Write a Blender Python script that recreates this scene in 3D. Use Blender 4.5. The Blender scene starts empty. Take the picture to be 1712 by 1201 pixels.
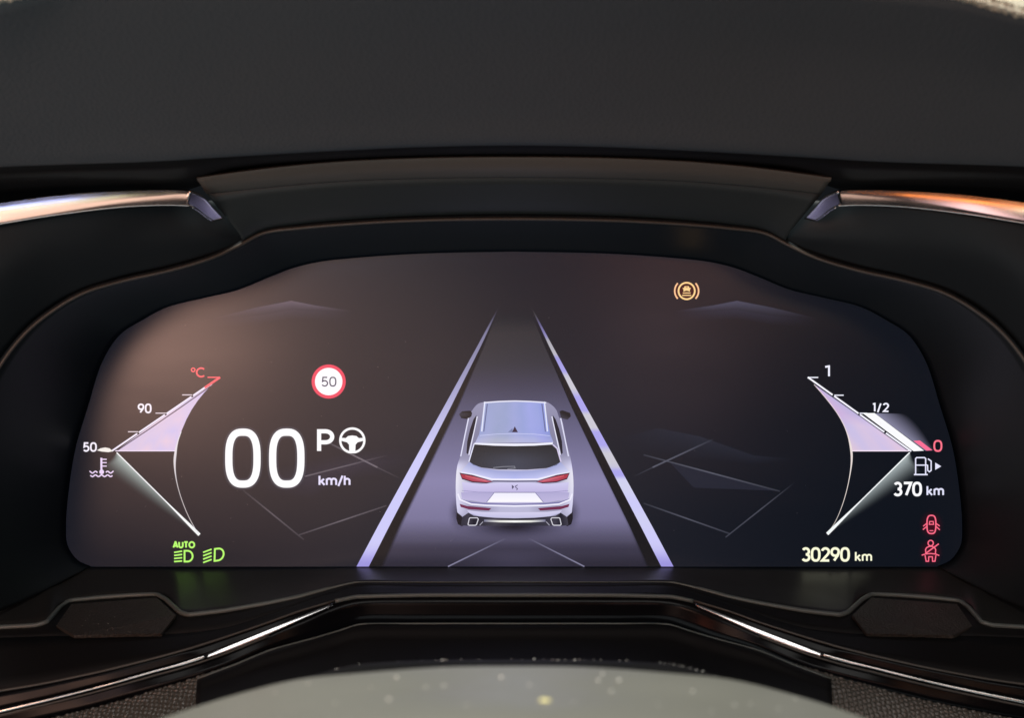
import bpy, bmesh, math, random
from mathutils import Vector, geometry
random.seed(7)
R = math.radians

# ------------------------------------------------------------------ camera
# The display glass is the plane y = 0; d (metres) is the distance in front of it, towards the driver.
D = 0.42            # camera to display glass
S = 0.0002          # size of one photo pixel on the glass
CX, CY = 856.0, 600.5
scene = bpy.context.scene
cam_d = bpy.data.cameras.new("camera"); cam = bpy.data.objects.new("camera", cam_d)
scene.collection.objects.link(cam); scene.camera = cam
cam.location = (0, -D, 0); cam.rotation_euler = (R(90), 0, 0)
cam_d.sensor_width = 36.0; cam_d.lens = 36.0 * D / (1712 * S)
cam_d.clip_start = 0.005; cam_d.clip_end = 20
cam_d.dof.use_dof = True; cam_d.dof.focus_distance = D; cam_d.dof.aperture_fstop = 19

# ------------------------------------------------------------------ world and lamps
world = bpy.data.worlds.new("World"); scene.world = world; world.use_nodes = True
bg = world.node_tree.nodes["Background"]
bg.inputs[0].default_value = (0.75, 0.85, 1.0, 1); bg.inputs[1].default_value = 0.010
scene.view_settings.view_transform = 'Standard'; scene.view_settings.look = 'None'
scene.view_settings.exposure = 0; scene.view_settings.gamma = 1
scene.cycles.use_denoising = True
scene.cycles.max_bounces = 8
scene.cycles.sample_clamp_indirect = 4

def area(name, loc, target, sx, sy, watts, col, spread=180, shape='RECTANGLE'):
    l = bpy.data.lights.new(name, 'AREA'); l.shape = shape; l.size = sx; l.size_y = sy
    l.energy = watts; l.color = col; l.spread = R(spread)
    o = bpy.data.objects.new(name, l); scene.collection.objects.link(o)
    o.location = loc; o.rotation_euler = (Vector(target) - Vector(loc)).to_track_quat('-Z', 'Y').to_euler()
    return o
LAMPS = [
    # name, location, aim, size x, size y, watts, colour
    ("cabin_glow_left",  (-0.400, -0.90, 0.036), (-0.11, 0, 0.0), 0.25, 0.20, 1.2, (1.0, 0.57, 0.43), 180, 'ELLIPSE'),  # the three glows stand in for the lit cabin mirrored in the glass
    ("cabin_glow_mid",   (-0.19, -0.91, -0.040), (-0.06, 0, 0.0), 0.42, 0.30, 0.44, (1.0, 0.64, 0.50), 180, 'ELLIPSE'),
    ("cabin_glow_right", (0.165, -0.90, 0.025), (0.055, 0, 0.0), 0.12, 0.19, 0.11, (1.0, 0.62, 0.62), 180, 'ELLIPSE'),
    ("blade_streak_cream", (-0.215, -0.90, 0.122), (-0.12, 0, 0.05), 0.30, 0.045, 0.055, (1.0, 0.92, 0.58)),  # added strip lamp, gives the left blade its cream streak
    ("blade_streak_blue",  (-0.235, -0.92, 0.155), (-0.12, 0, 0.05), 0.22, 0.014, 0.065, (0.38, 0.46, 1.0)),  # added strip lamp for the blue-white streak in the left blade
    ("blade_streak_orange",(0.225, -0.90, 0.148), (0.12, 0, 0.05), 0.30, 0.026, 0.110, (1.0, 0.27, 0.06)),  # added strip lamp, puts the orange streak in the right blade
    ("blade_streak_pale",(0.30, -0.90, 0.116), (0.12, 0, 0.05), 0.12, 0.025, 0.030, (1.0, 0.98, 0.76)),  # added strip lamp for a pale streak in the right blade
    ("wall_tint_lamp",       (-0.80, -0.80, 0.00), (0.16, 0, -0.02), 0.2, 0.2, 0.6, (1.0, 0.26, 0.14)),  # added lamp, reddens the right tunnel wall
    ("overhead_fill",       (0.06, -0.95, 0.60), (0, -0.05, -0.08), 0.9, 0.26, 2.2, (1.0, 0.97, 0.94)),  # added overhead lamp, brightens the lower strips and edges
    ("windscreen_light", (-0.08, -0.28, 0.58), (-0.04, -0.27, 0.0), 0.4, 0.16, 5.8, (1.0, 0.99, 0.92)),
    ("hood_fill_below",       (-0.55, -0.90, -0.90), (-0.06, -0.1, 0.06), 2.0, 0.8, 4.9, (0.90, 0.98, 1.0)),  # added fill from below for the hood underside
]
for a in LAMPS: area(*a)

# ------------------------------------------------------------------ helpers
def lin(c):
    c = c / 255.0
    return c / 12.92 if c <= 0.04045 else ((c + 0.055) / 1.055) ** 2.4
def rgb(r, g, b, a=1.0): return (lin(r), lin(g), lin(b), a)
def W(px, py, d=0.0):
    k = S * (D - d) / D
    return Vector(((px - CX) * k, -d, (CY - py) * k))

def prop(o, label=None, cat=None, kind=None, group=None):
    if label: o["label"] = label
    if cat: o["category"] = cat; o["kind"] = "thing"
    if kind: o["kind"] = kind
    if group: o["group"] = group
    return o
def thing(name, label, cat, loc=(0, 0, 0), group=None):
    o = bpy.data.objects.new(name, None); scene.collection.objects.link(o)
    o.location = loc; o.empty_display_size = 0.01
    return prop(o, label, cat, None, group)
def link(name, me, mat, parent=None):
    if mat: me.materials.append(mat)
    o = bpy.data.objects.new(name, me); scene.collection.objects.link(o)
    if parent:
        o.parent = parent
        p = parent; off = Vector((0, 0, 0))
        while p: off += Vector(p.location); p = p.parent
        o.location = -off if parent.parent is None else Vector((0, 0, 0))
    return o

def sm(e0, e1, x):
    t = min(max((x-e0)/(e1-e0), 0), 1); return t*t*(3-2*t)
def cr(pts, n):
    """centripetal Catmull-Rom through the points, n steps per span"""
    P = [Vector(p) for p in pts]
    if len(P) < 3:
        return [P[0].lerp(P[1], i / n) for i in range(n + 1)]
    P = [P[0] * 2 - P[1]] + P + [P[-1] * 2 - P[-2]]
    out = []
    for i in range(1, len(P) - 2):
        p0, p1, p2, p3 = P[i-1:i+3]
        t0 = 0; t1 = t0 + max((p1-p0).length, 1e-7) ** .5
        t2 = t1 + max((p2-p1).length, 1e-7) ** .5; t3 = t2 + max((p3-p2).length, 1e-7) ** .5
        for j in range(n):
            t = t1 + (t2 - t1) * j / n
            A1 = p0*((t1-t)/(t1-t0)) + p1*((t-t0)/(t1-t0))
            A2 = p1*((t2-t)/(t2-t1)) + p2*((t-t1)/(t2-t1))
            A3 = p2*((t3-t)/(t3-t2)) + p3*((t-t2)/(t3-t2))
            B1 = A1*((t2-t)/(t2-t0)) + A2*((t-t0)/(t2-t0))
            B2 = A2*((t3-t)/(t3-t1)) + A3*((t-t1)/(t3-t1))
            out.append(B1*((t2-t)/(t2-t1)) + B2*((t-t1)/(t2-t1)))
    out.append(P[-2])
    return out

MX = 1719.0
def rightpt(p, lift=0.0):
    x, y, d = p
    f = min(max((430 - x) / 430, 0), 1.4)
    return (MX - x, y - lift * f, d)
def full(row, lift=0.0):
    """half row given from the centre to the left -> whole row"""
    left = list(reversed(row))
    right = [rightpt(p, lift) for p in row]
    if abs(row[0][0] - MX / 2) < 2: right = right[1:]
    return left + right

def grained(V, cell, depth, turn=28):
    """press a leather grain into a dense skin: rounded pebbles between narrow grooves"""
    nI, nJ = len(V), len(V[0]); U = [0.0]; mj = nJ // 3
    for i in range(1, nI): U.append(U[-1] + (V[i][mj]-V[i-1][mj]).length)
    c_, s_ = math.cos(R(turn)), math.sin(R(turn)); rnd = {}
    def seed(a, b):
        if (a, b) not in rnd:
            q = random.Random(a*7919 + b*104729 + 5); rnd[(a, b)] = (a + .5*(b % 2) + q.uniform(-.24, .24), b + q.uniform(-.22, .22))
        return rnd[(a, b)]
    out = []
    for i in range(nI):
        col = []; w = 0.0
        for j in range(nJ):
            if j: w += (V[i][j]-V[i][j-1]).length
            tu = V[min(i+1, nI-1)][j]-V[max(i-1, 0)][j]; tv = V[i][min(j+1, nJ-1)]-V[i][max(j-1, 0)]
            n = tu.cross(tv).normalized()
            if n.dot(Vector((0, -D, 0))-V[i][j]) < 0: n = -n
            p, q = (U[i]*c_ + w*s_)/(cell*1.25), (-U[i]*s_ + w*c_)/(cell*.85)
            a0, b0 = math.floor(p), math.floor(q); ds = []
            for b in (b0-1, b0, b0+1, b0+2):
                for a in (a0-1, a0, a0+1, a0+2):
                    x, y = seed(a, b); ds.append((x-p)**2 + (y-q)**2)
            ds.sort(); e_ = math.sqrt(ds[1]) - math.sqrt(ds[0])
            col.append(V[i][j] + n*depth*(sm(0, .55, e_) - 1))
        out.append(col)
    return out

def surf(name, rows, mat, parent, nu=6, nv=4, smooth_v=True, thick=0.0012, world_pts=False, sharp_at=38, pebbles=None):
    """a skin through rows of points (photo pixel, photo pixel, depth)"""
    g = []
    for r in rows:
        pts = r if world_pts else [W(*p) for p in r]
        g.append(cr(pts, nu))
    cols = list(zip(*g))
    V = []
    for c in cols:
        if smooth_v and len(c) > 2: V.append(cr(c, nv))
        else:
            o = []
            for a, b in zip(c[:-1], c[1:]): o += [a.lerp(b, j / nv) for j in range(nv)]
            V.append(o + [c[-1]])
    if pebbles: V = grained(V, *pebbles)
    H = len(V[0]); me = bpy.data.meshes.new(name)
    verts = [v for c in V for v in c]
    faces = [(i*H+j, i*H+j+1, (i+1)*H+j+1, (i+1)*H+j) for i in range(len(V)-1) for j in range(H-1)]
    me.from_pydata(verts, [], faces); me.update()
    cp = Vector((0, -D, 0))
    s = sum(p.normal.dot(cp - p.center) * p.area for p in me.polygons)
    if s < 0: me.flip_normals()
    for p in me.polygons: p.use_smooth = True
    if not smooth_v or True:
        me.set_sharp_from_angle(angle=R(sharp_at))
    o = link(name, me, mat, parent)
    if thick:
        m = o.modifiers.new("shell", 'SOLIDIFY'); m.thickness = thick; m.offset = -1; m.use_rim = True
    return o

def tube(name, pts, r, mat, parent, n=6, sides=8, world_pts=False, squash=1.0):
    P = cr(pts if world_pts else [W(*p) for p in pts], n)
    bm = bmesh.new(); rings = []
    for i, p in enumerate(P):
        t = (P[min(i+1, len(P)-1)] - P[max(i-1, 0)]).normalized()
        u = t.cross(Vector((0, 1, 0))).normalized(); v = t.cross(u).normalized()
        rr = r(i / (len(P)-1)) if callable(r) else r
        rings.append([bm.verts.new(p + (u*math.cos(a)*squash + v*math.sin(a)) * rr)
                      for a in [2*math.pi*k/sides for k in range(sides)]])
    for a, b in zip(rings[:-1], rings[1:]):
        for k in range(sides):
            bm.faces.new((a[k], a[(k+1) % sides], b[(k+1) % sides], b[k]))
    bm.faces.new(rings[0][::-1]); bm.faces.new(rings[-1])
    bmesh.ops.recalc_face_normals(bm, faces=bm.faces)
    me = bpy.data.meshes.new(name); bm.to_mesh(me); bm.free()
    for p in me.polygons: p.use_smooth = len(p.vertices) == 4
    return link(name, me, mat, parent)

# ------------------------------------------------------------------ materials
def mat(name, base, rough, metal=0.0, spec=0.5, coat=0.0, bump=None, tint=None):
    """bump: list of (kind, scale, strength, distance);  tint: (scale, amount)"""
    m = bpy.data.materials.new(name); m.use_nodes = True
    nt = m.node_tree; b = nt.nodes["Principled BSDF"]
    b.inputs["Base Color"].default_value = (*base, 1); b.inputs["Roughness"].default_value = rough
    b.inputs["Metallic"].default_value = metal; b.inputs["Specular IOR Level"].default_value = spec
    b.inputs["Coat Weight"].default_value = coat
    tc = nt.nodes.new("ShaderNodeTexCoord")
    if tint:
        n = nt.nodes.new("ShaderNodeTexNoise"); n.inputs["Scale"].default_value = tint[0]; n.inputs["Detail"].default_value = 6
        nt.links.new(tc.outputs["Object"], n.inputs["Vector"])
        r = nt.nodes.new("ShaderNodeMapRange"); r.inputs[1].default_value = 0.3; r.inputs[2].default_value = 0.7
        r.inputs[3].default_value = max(rough - tint[1], 0.02); r.inputs[4].default_value = rough + tint[1]
        nt.links.new(n.outputs["Fac"], r.inputs[0]); nt.links.new(r.outputs[0], b.inputs["Roughness"])
    prev = None
    for kind, sc, st, dist in (bump or []):
        bp = nt.nodes.new("ShaderNodeBump"); bp.inputs["Strength"].default_value = st; bp.inputs["Distance"].default_value = dist
        if kind == 'noise':
            t = nt.nodes.new("ShaderNodeTexNoise"); t.inputs["Scale"].default_value = sc; t.inputs["Detail"].default_value = 3
            out = t.outputs["Fac"]
        elif kind == 'pebble':
            t = nt.nodes.new("ShaderNodeTexVoronoi"); t.feature = 'DISTANCE_TO_EDGE'; t.inputs["Scale"].default_value = sc
            t.inputs["Randomness"].default_value = 0.65
            cl = nt.nodes.new("ShaderNodeMapRange"); cl.inputs[1].default_value = 0.0; cl.inputs[2].default_value = 0.42
            cl.interpolation_type = 'SMOOTHERSTEP'
            nt.links.new(t.outputs["Distance"], cl.inputs[0]); out = cl.outputs[0]
        else:
            t = nt.nodes.new("ShaderNodeTexVoronoi"); t.feature = 'DISTANCE_TO_EDGE'; t.inputs["Scale"].default_value = sc
            cl = nt.nodes.new("ShaderNodeMapRange"); cl.inputs[1].default_value = 0.0; cl.inputs[2].default_value = 0.28
            cl.interpolation_type = 'SMOOTHSTEP'
            nt.links.new(t.outputs["Distance"], cl.inputs[0]); out = cl.outputs[0]
        nt.links.new(tc.outputs["Object"], t.inputs["Vector"])
        nt.links.new(out, bp.inputs["Height"])
        if prev: nt.links.new(prev.outputs[0], bp.inputs["Normal"])
        prev = bp
    if prev: nt.links.new(prev.outputs[0], b.inputs["Normal"])
    return m
M = {
 'soft':    mat("soft_touch_grey", (0.045, 0.045, 0.047), 0.62, spec=0.35, bump=[('noise', 900, 0.25, 0.0003)]),
 'hood':    mat("hood_leatherette", (0.096, 0.109, 0.118), 0.60, spec=0.35, bump=[('voronoi', 700, 0.2, 0.0004)]),
 'lip':     mat("lit_lip_leather", (0.62, 0.60, 0.48), 0.5, spec=0.4, bump=[('noise', 2000, 0.15, 0.0002)]),  # base colour paled to stand in for overhead light on the lip
 'wall':    mat("surround_plastic", (0.019, 0.025, 0.029), 0.46, spec=0.18, bump=[('noise', 1500, 0.10, 0.0002)]),
 'floor':   mat("surround_floor_plastic", (0.022, 0.022, 0.021), 0.46, spec=0.36, bump=[('noise', 1400, 0.15, 0.0002)], tint=(40, 0.06)),
 'panel':   mat("centre_panel_plastic", (0.036, 0.046, 0.048), 0.48, spec=0.35, bump=[('noise', 1200, 0.12, 0.0002)]),
 'roll':    mat("rolled_edge", (0.135, 0.125, 0.108), 0.5, spec=0.4, bump=[('noise', 900, 0.2, 0.0003)]),
 'bead':    mat("moulded_edge", (0.075, 0.068, 0.058), 0.38, spec=0.5),  # paler than the walls, so the beads draw the edge highlights
 'ridge':   mat("moulded_ridge", (0.13, 0.15, 0.14), 0.36, spec=0.5),  # pale base colour draws the highlight lines along the lower edges
 'grain':   mat("grained_insert", (0.045, 0.040, 0.034), 0.5, spec=0.5, bump=[('noise', 1300, 1.0, 0.0008)]),
 'black':   mat("piano_black", (0.004, 0.004, 0.005), 0.22, spec=0.13, tint=(60, 0.04)),
 'matte':   mat("matte_black", (0.009, 0.009, 0.0095), 0.6, spec=0.18, bump=[('noise', 1200, 0.15, 0.0002)]),
 'chrome':  mat("satin_chrome", (0.72, 0.71, 0.69), 0.13, metal=1.0, tint=(80, 0.03)),
 'bright':  mat("bright_chrome", (0.85, 0.85, 0.86), 0.20, metal=1.0),
 'leather': mat("black_grained_leather", (0.085, 0.078, 0.066), 0.32, spec=0.7, bump=[('noise', 2600, 0.2, 0.0002)]),
 'hub':     mat("wheel_hub_cover", (0.19, 0.19, 0.165), 0.38, spec=0.6, bump=[('noise', 500, 0.2, 0.0004)], tint=(30, 0.08)),
 'dust':    mat("pale_dust", (0.80, 0.78, 0.72), 0.35, spec=0.6),
 'fleck':   mat("yellow_fleck", (0.85, 0.78, 0.35), 0.3, spec=0.6),
}

# screen ink: what the display shows is emitted light, the glass reflects the cabin
def ink():
    m = bpy.data.materials.new("display_light"); m.use_nodes = True
    nt = m.node_tree; b = nt.nodes["Principled BSDF"]
    b.inputs["Base Color"].default_value = (0.002, 0.002, 0.003, 1); b.inputs["Roughness"].default_value = 0.25
    b.inputs["Specular IOR Level"].default_value = 0.5
    tc = nt.nodes.new("ShaderNodeTexCoord"); mp = nt.nodes.new("ShaderNodeMapping")       # faint wiping smears on the glass
    mp.inputs["Rotation"].default_value = (0, R(24), 0); mp.inputs["Scale"].default_value = (9, 1, 42)
    nz = nt.nodes.new("ShaderNodeTexNoise"); nz.inputs["Scale"].default_value = 1.0; nz.inputs["Detail"].default_value = 4
    mr = nt.nodes.new("ShaderNodeMapRange"); mr.inputs[1].default_value = .3; mr.inputs[2].default_value = .7
    mr.inputs[3].default_value = .215; mr.inputs[4].default_value = .275
    nt.links.new(tc.outputs["Object"], mp.inputs["Vector"]); nt.links.new(mp.outputs[0], nz.inputs["Vector"])
    nt.links.new(nz.outputs["Fac"], mr.inputs[0]); nt.links.new(mr.outputs[0], b.inputs["Roughness"])
    a = nt.nodes.new("ShaderNodeAttribute"); a.attribute_name = "Col"
    nt.links.new(a.outputs["Color"], b.inputs["Emission Color"]); b.inputs["Emission Strength"].default_value = 1.0
    nt.links.new(a.outputs["Alpha"], b.inputs["Alpha"])
    return m
INK = ink()

class Art:
    """flat shapes on the glass, in photo pixels; each vertex carries the light it gives"""
    def __init__(s): s.v = []; s.f = []; s.c = []; s.k = 0
    def add(s, pts, faces, cols, z):
        o = len(s.v)
        s.v += [W(x, y, z * 0.00002 + s.k * 0.0000012) for x, y in pts]; s.k += 1
        s.f += [tuple(i + o for i in f) for f in faces]; s.c += list(cols)
    def poly(s, pts, col, z=2, fn=None, cuts=0):
        tri = geometry.tessellate_polygon([[Vector((x, y, 0)) for x, y in pts]])
        if not cuts and not fn:
            cols = col if isinstance(col, list) else [col] * len(pts)
            s.add(pts, tri, cols, z); return
        bm = bmesh.new(); vs = [bm.verts.new((x, y, 0)) for x, y in pts]
        for t in tri:
            try: bm.faces.new([vs[i] for i in t])
            except ValueError: pass
        for _ in range(cuts):
            bmesh.ops.subdivide_edges(bm, edges=bm.edges[:], cuts=1, use_grid_fill=True)
        bmesh.ops.triangulate(bm, faces=bm.faces[:])
        bm.verts.index_update()
        P = [(v.co.x, v.co.y) for v in bm.verts]; F = [[v.index for v in f.verts] for f in bm.faces]
        s.add(P, F, [fn(x, y) if fn else col for x, y in P], z); bm.free()
    def grid(s, A, B, fn, z=2, nv=12):
        """strip between polylines A and B; fn(u, v, x, y) -> colour"""
        n = len(A); P = []; C = []; F = []
        for i in range(n):
            for j in range(nv + 1):
                t = j / nv; x = A[i][0] + (B[i][0]-A[i][0])*t; y = A[i][1] + (B[i][1]-A[i][1])*t
                P.append((x, y)); C.append(fn(i/(n-1), t, x, y))
        for i in range(n-1):
            for j in range(nv):
                a = i*(nv+1)+j; F.append((a, a+1, a+nv+2, a+nv+1))
        s.add(P, F, C, z)
    def stroke(s, pts, w, col, z=3, closed=False, caps=False):
        n = len(pts)
        if n < 2: return
        L = []; Rr = []; C = []
        for i, (x, y) in enumerate(pts):
            if closed: a = pts[i-1]; b = pts[(i+1) % n]
            else: a = pts[max(i-1, 0)]; b = pts[min(i+1, n-1)]
            def nrm(p, q):
                dx, dy = q[0]-p[0], q[1]-p[1]; l = math.hypot(dx, dy) or 1e-6
                return (-dy/l, dx/l)
            n1 = nrm(a, (x, y)) if a != (x, y) else nrm((x, y), b)
            n2 = nrm((x, y), b) if b != (x, y) else n1
            mx, my = n1[0]+n2[0], n1[1]+n2[1]; l = math.hypot(mx, my) or 1e-6
            mx /= l; my /= l; k = 1 / max(mx*n1[0] + my*n1[1], 0.45)
            t = i / max(n-1, 1); ww = (w(t) if callable(w) else w) / 2 * k
            L.append((x+mx*ww, y+my*ww)); Rr.append((x-mx*ww, y-my*ww)); C.append(col(t) if callable(col) else col)
        F = [(i, i+1, n+i+1, n+i) for i in range(n-1)]
        if closed: F.append((n-1, 0, n, 2*n-1))
        s.add(L+Rr, F, C+C, z)
        if caps:
            for q, t in ((pts[0], 0), (pts[-1], 1)):
                s.disc(q[0], q[1], (w(t) if callable(w) else w)/2, col(t) if callable(col) else col, z, 10)
    def disc(s, cx, cy, r, col, z=3, n=32, ry=None):
        ry = ry or r
        P = [(cx, cy)] + [(cx + r*math.cos(2*math.pi*k/n), cy + ry*math.sin(2*math.pi*k/n)) for k in range(n)]
        s.add(P, [(0, 1+k, 1+(k+1) % n) for k in range(n)], [col]*len(P), z)
    def glow(s, cx, cy, rx, ry, col, a=1.0, z=1, n=40, rings=10):
        P = [(cx, cy)]; C = [(*col[:3], a)]; F = []
        for j in range(1, rings+1):
            t = j/rings; al = a * (0.5+0.5*math.cos(math.pi*t))
            for k in range(n):
                P.append((cx+rx*t*math.cos(2*math.pi*k/n), cy+ry*t*math.sin(2*math.pi*k/n))); C.append((*col[:3], al))
        F += [(0, 1+k, 1+(k+1) % n) for k in range(n)]
        for j in range(rings-1):
            for k in range(n):
                a0 = 1+j*n+k; a1 = 1+j*n+(k+1) % n; F.append((a0, a1, a1+n, a0+n))
        s.add(P, F, C, z)
    def build(s, name, parent, material=None):
        me = bpy.data.meshes.new(name); me.from_pydata(s.v, [], s.f); me.update()
        ca = me.color_attributes.new("Col", 'FLOAT_COLOR', 'POINT')
        for i, c in enumerate(s.c): ca.data[i].color = c
        # all face the driver
        if me.polygons:
            fl = [p.index for p in me.polygons if p.normal.y > 0]
            if fl:
                bm = bmesh.new(); bm.from_mesh(me); bm.faces.ensure_lookup_table()
                bmesh.ops.reverse_faces(bm, faces=[bm.faces[i] for i in fl]); bm.to_mesh(me); bm.free()
        return link(name, me, material or INK, parent)

def arc(cx, cy, rx, ry, a0, a1, n=14):
    return [(cx + rx*math.cos(R(a0+(a1-a0)*i/n)), cy + ry*math.sin(R(a0+(a1-a0)*i/n))) for i in range(n+1)]
def sup(cx, cy, rx, ry, e=2.5, n=48):
    o = []
    for i in range(n):
        t = 2*math.pi*i/n; c, s_ = math.cos(t), math.sin(t)
        o.append((cx + rx*math.copysign(abs(c)**(2/e), c), cy + ry*math.copysign(abs(s_)**(2/e), s_)))
    return o
# strokes of each character in a box x 0..w, y 0..1 (up); closed strokes are marked
GL = {
 '0': (.56, [('c', sup(.28, .5, .28, .5, 2.6))]),
 '1': (.24, [('o', [(0, .93), (.10, .96), (.20, 1.0), (.21, 1.0), (.21, 0)])]),
 '2': (.54, [('o', arc(.27, .73, .26, .27, 165, -30, 14) + [(.40, .45), (.02, .0), (.56, .0)])]),
 '3': (.54, [('o', arc(.26, .745, .235, .255, 150, -88, 14)), ('o', arc(.26, .255, .265, .255, 90, -152, 16))]),
 '5': (.54, [('o', [(.50, 1), (.10, 1), (.06, .53)] + arc(.26, .31, .27, .31, 130, -150, 18))]),
 '7': (.54, [('o', [(0, 1), (.54, 1), (.18, 0)])]),
 '9': (.56, [('c', sup(.28, .70, .27, .30, 2.2, 32)), ('o', [(.545, .66), (.46, .40), (.20, 0)])]),
 'P': (.52, [('o', [(0, 0), (0, 1), (.26, 1)] + arc(.26, .72, .27, .28, 88, -90, 14) + [(0, .44)])]),
 'C': (.62, [('o', arc(.38, .5, .38, .5, 48, 312, 22))]),
 'k': (.42, [('o', [(0, 0), (0, 1)]), ('o', [(.38, .66), (.03, .30)]), ('o', [(.14, .40), (.42, 0)])]),
 'm': (.78, [('o', [(0, 0), (0, .68)]), ('o', [(0, .45)] + arc(.195, .47, .195, .22, 170, 0, 10) + [(.39, 0)]),
             ('o', [(.39, .45)] + arc(.585, .47, .195, .22, 170, 0, 10) + [(.78, 0)])]),
 'h': (.40, [('o', [(0, 0), (0, 1)]), ('o', [(0, .44)] + arc(.20, .46, .20, .22, 170, 0, 10) + [(.40, 0)])]),
 '/': (.34, [('o', [(0, -.12), (.34, 1.02)])]),
 'A': (.72, [('o', [(0, 0), (.33, 1), (.39, 1), (.72, 0)]), ('o', [(.16, .30), (.56, .30)])]),
 'U': (.62, [('o', [(0, 1), (0, .36)] + arc(.31, .33, .31, .33, 180, 360, 12) + [(.62, 1)])]),
 'T': (.60, [('o', [(0, 1), (.60, 1)]), ('o', [(.30, 1), (.30, 0)])]),
 'O': (.86, [('c', sup(.43, .5, .43, .5, 2.0))]),
}
def text(a, st, x0, x1, ytop, ybot, w, col, z=4, gap=.22, slant=0.0):
    """the string fitted between the outer pixel limits"""
    h = (ybot - ytop) - w
    tot = sum(GL[c][0] for c in st) + gap * (len(st)-1)
    sx = (x1 - x0 - w * len(st)) / (tot - gap*(len(st)-1) + gap*(len(st)-1)) if tot else 1
    x = x0 + w/2
    for c in st:
        gw, strokes = GL[c]
        for kind, pts in strokes:
            P = [(x + px*sx + slant*py*h, ybot - w/2 - py*h) for px, py in pts]
            a.stroke(P, w, col, z, closed=(kind == 'c'), caps=False)
        x += gw*sx + w + gap*sx

# ================================================================== THE DISPLAY
disp = thing("instrument_display", "lit driver display showing 00 km/h, two gauges and a silver car picture", "display", W(859, 948))
TOP = [(859,421),(700,424.5),(600,431),(535,438),(492,448),(450,464),(400,484.5),(340,499),(280,514),(236,537),(200,561),(171,606),(148,678),(126,752),(114,830),(110.5,880),(113,912),(130,937),(152,947.5)]
def dense(half):
    P = cr([Vector((x, y, 0)) for x, y in half], 8)
    L = [(p.x, p.y) for p in P]
    return L
DL = dense(TOP)
def panel_rows():
    """outline as pairs (top, bottom) of columns"""
    left = DL[::-1]
    cut = min(range(len(left)), key=lambda i: left[i][0])
    low = left[:cut+1]; up = left[cut:]                    # low: bottom-left corner up to leftmost; up: on to the centre
    def ybot(x):
        if x >= low[0][0]: return 948.0
        for (xa, ya), (xb, yb) in zip(low[:-1], low[1:]):
            if xb <= x <= xa: return ya + (yb-ya)*((xa-x)/max(xa-xb, 1e-6))
        return low[-1][1]
    A = [(x, y) for x, y in up]; B = [(x, ybot(x)) for x, y in up]
    A2 = [(MX-x, y) for x, y in reversed(A)][1:]; B2 = [(MX-x, y) for x, y in reversed(B)][1:]
    return A+A2, B+B2
PA, PB = panel_rows()
def bgcol(u, v, x, y):
    # what the panel itself shows: navy black, a little violet light about the road, a faint backlight leak at the left
    r, g, b = .0032, .0056, .0104
    k = math.exp(-((x-859)/330)**2) * (0.45 + 0.55*sm(430, 900, y))
    r += .009*k; g += .009*k; b += .013*k
    k = sm(1250, 300, x)
    r += .002*k; g += .002*k; b += .004*k
    return (r, g, b, 1)
a = Art(); a.grid(PA, PB, bgcol, z=0, nv=40)
pan = a.build("screen_panel", disp)
m_ = pan.modifiers.new("glass_thickness", 'SOLIDIFY'); m_.thickness = 0.003; m_.offset = -1
# hazy wedges of light high on the background
for side in (0, 1):
    a = Art(); q = (lambda x: x) if side == 0 else (lambda x: MX - x)
    ac, bc = rgb(118, 106, 122), rgb(98, 88, 104)
    if side: ac, bc = rgb(92, 92, 116), rgb(72, 72, 96)
    pk = [(q(352), 533, 0), (q(430), 514, .45), (q(487), 503, .8), (q(528), 511, .6), (q(590), 520, 0)]
    lo = [(q(352), 534), (q(430), 528), (q(487), 518), (q(528), 520), (q(590), 523)]
    a.grid([p[:2] for p in pk], lo, lambda u, v, x, y: (*ac[:3], .75*[p[2] for p in pk][round(u*4)]*(1-v*.8)), z=1, nv=5)
    a.grid(lo, [(x, y+16) for x, y in lo], lambda u, v, x, y: (*bc[:3], .30*math.sin(math.pi*u)*(1-v)), z=1, nv=5)
    a.build("background_wedge", disp)
def faint(name, pts, w, c, al0, al1, al2=None):
    a = Art(); al2 = al0 if al2 is None else al2
    P = [(pts[0][0]+(pts[1][0]-pts[0][0])*i/8, pts[0][1]+(pts[1][1]-pts[0][1])*i/8) for i in range(9)]
    w += .7; al0, al1, al2 = al0*.5, al1*.55, al2*.5
    a.stroke(P, w, lambda t: (*c[:3], al0+(al1-al0)*2*t if t < .5 else al1+(al2-al1)*(2*t-1)), z=2)
    a.build(name, disp)
g1 = rgb(150, 140, 150); g2 = rgb(120, 122, 140)
faint("background_line", [(510, 797), (650, 761)], 1.6, g1, .7, .6, .0)
faint("background_line", [(552, 742), (631, 782)], 2.0, g1, .4, .85, .95)
faint("background_line", [(631, 782), (672, 802)], 1.3, g1, .35, .2, .0)
faint("background_line", [(406, 820), (508, 903)], 1.7, g1, .15, .6, .2)
faint("background_line", [(500, 895), (646, 846)], 1.6, g1, .3, .75, .3)
faint("background_line", [(1091, 782), (1192, 735)], 1.9, g2, .95, .7, .1)
faint("background_line", [(1058, 798), (1091, 782)], 1.2, g2, .0, .2, .3)
faint("background_line", [(1076, 761), (1304, 822)], 1.7, g2, .3, .85, .25)
faint("background_line", [(1076, 842), (1220, 893)], 1.7, g2, .2, .7, .3)
faint("background_line", [(1213, 899), (1330, 806)], 1.5, g2, .4, .55, .0)
a = Art(); a.poly([(1120, 774), (1298, 821), (1160, 816)], rgb(50, 52, 68, .4), z=1); a.build("background_facet", disp)
a = Art(); a.grid([(1030, 735), (1100, 716), (1170, 730), (1260, 762), (1330, 768)], [(1050, 760), (1110, 765), (1180, 772), (1260, 778), (1330, 772)],
       lambda u, v, x, y: (*rgb(46, 50, 64)[:3], .55*math.sin(math.pi*u)*(1-v)), z=1, nv=6); a.build("background_facet", disp)
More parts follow.
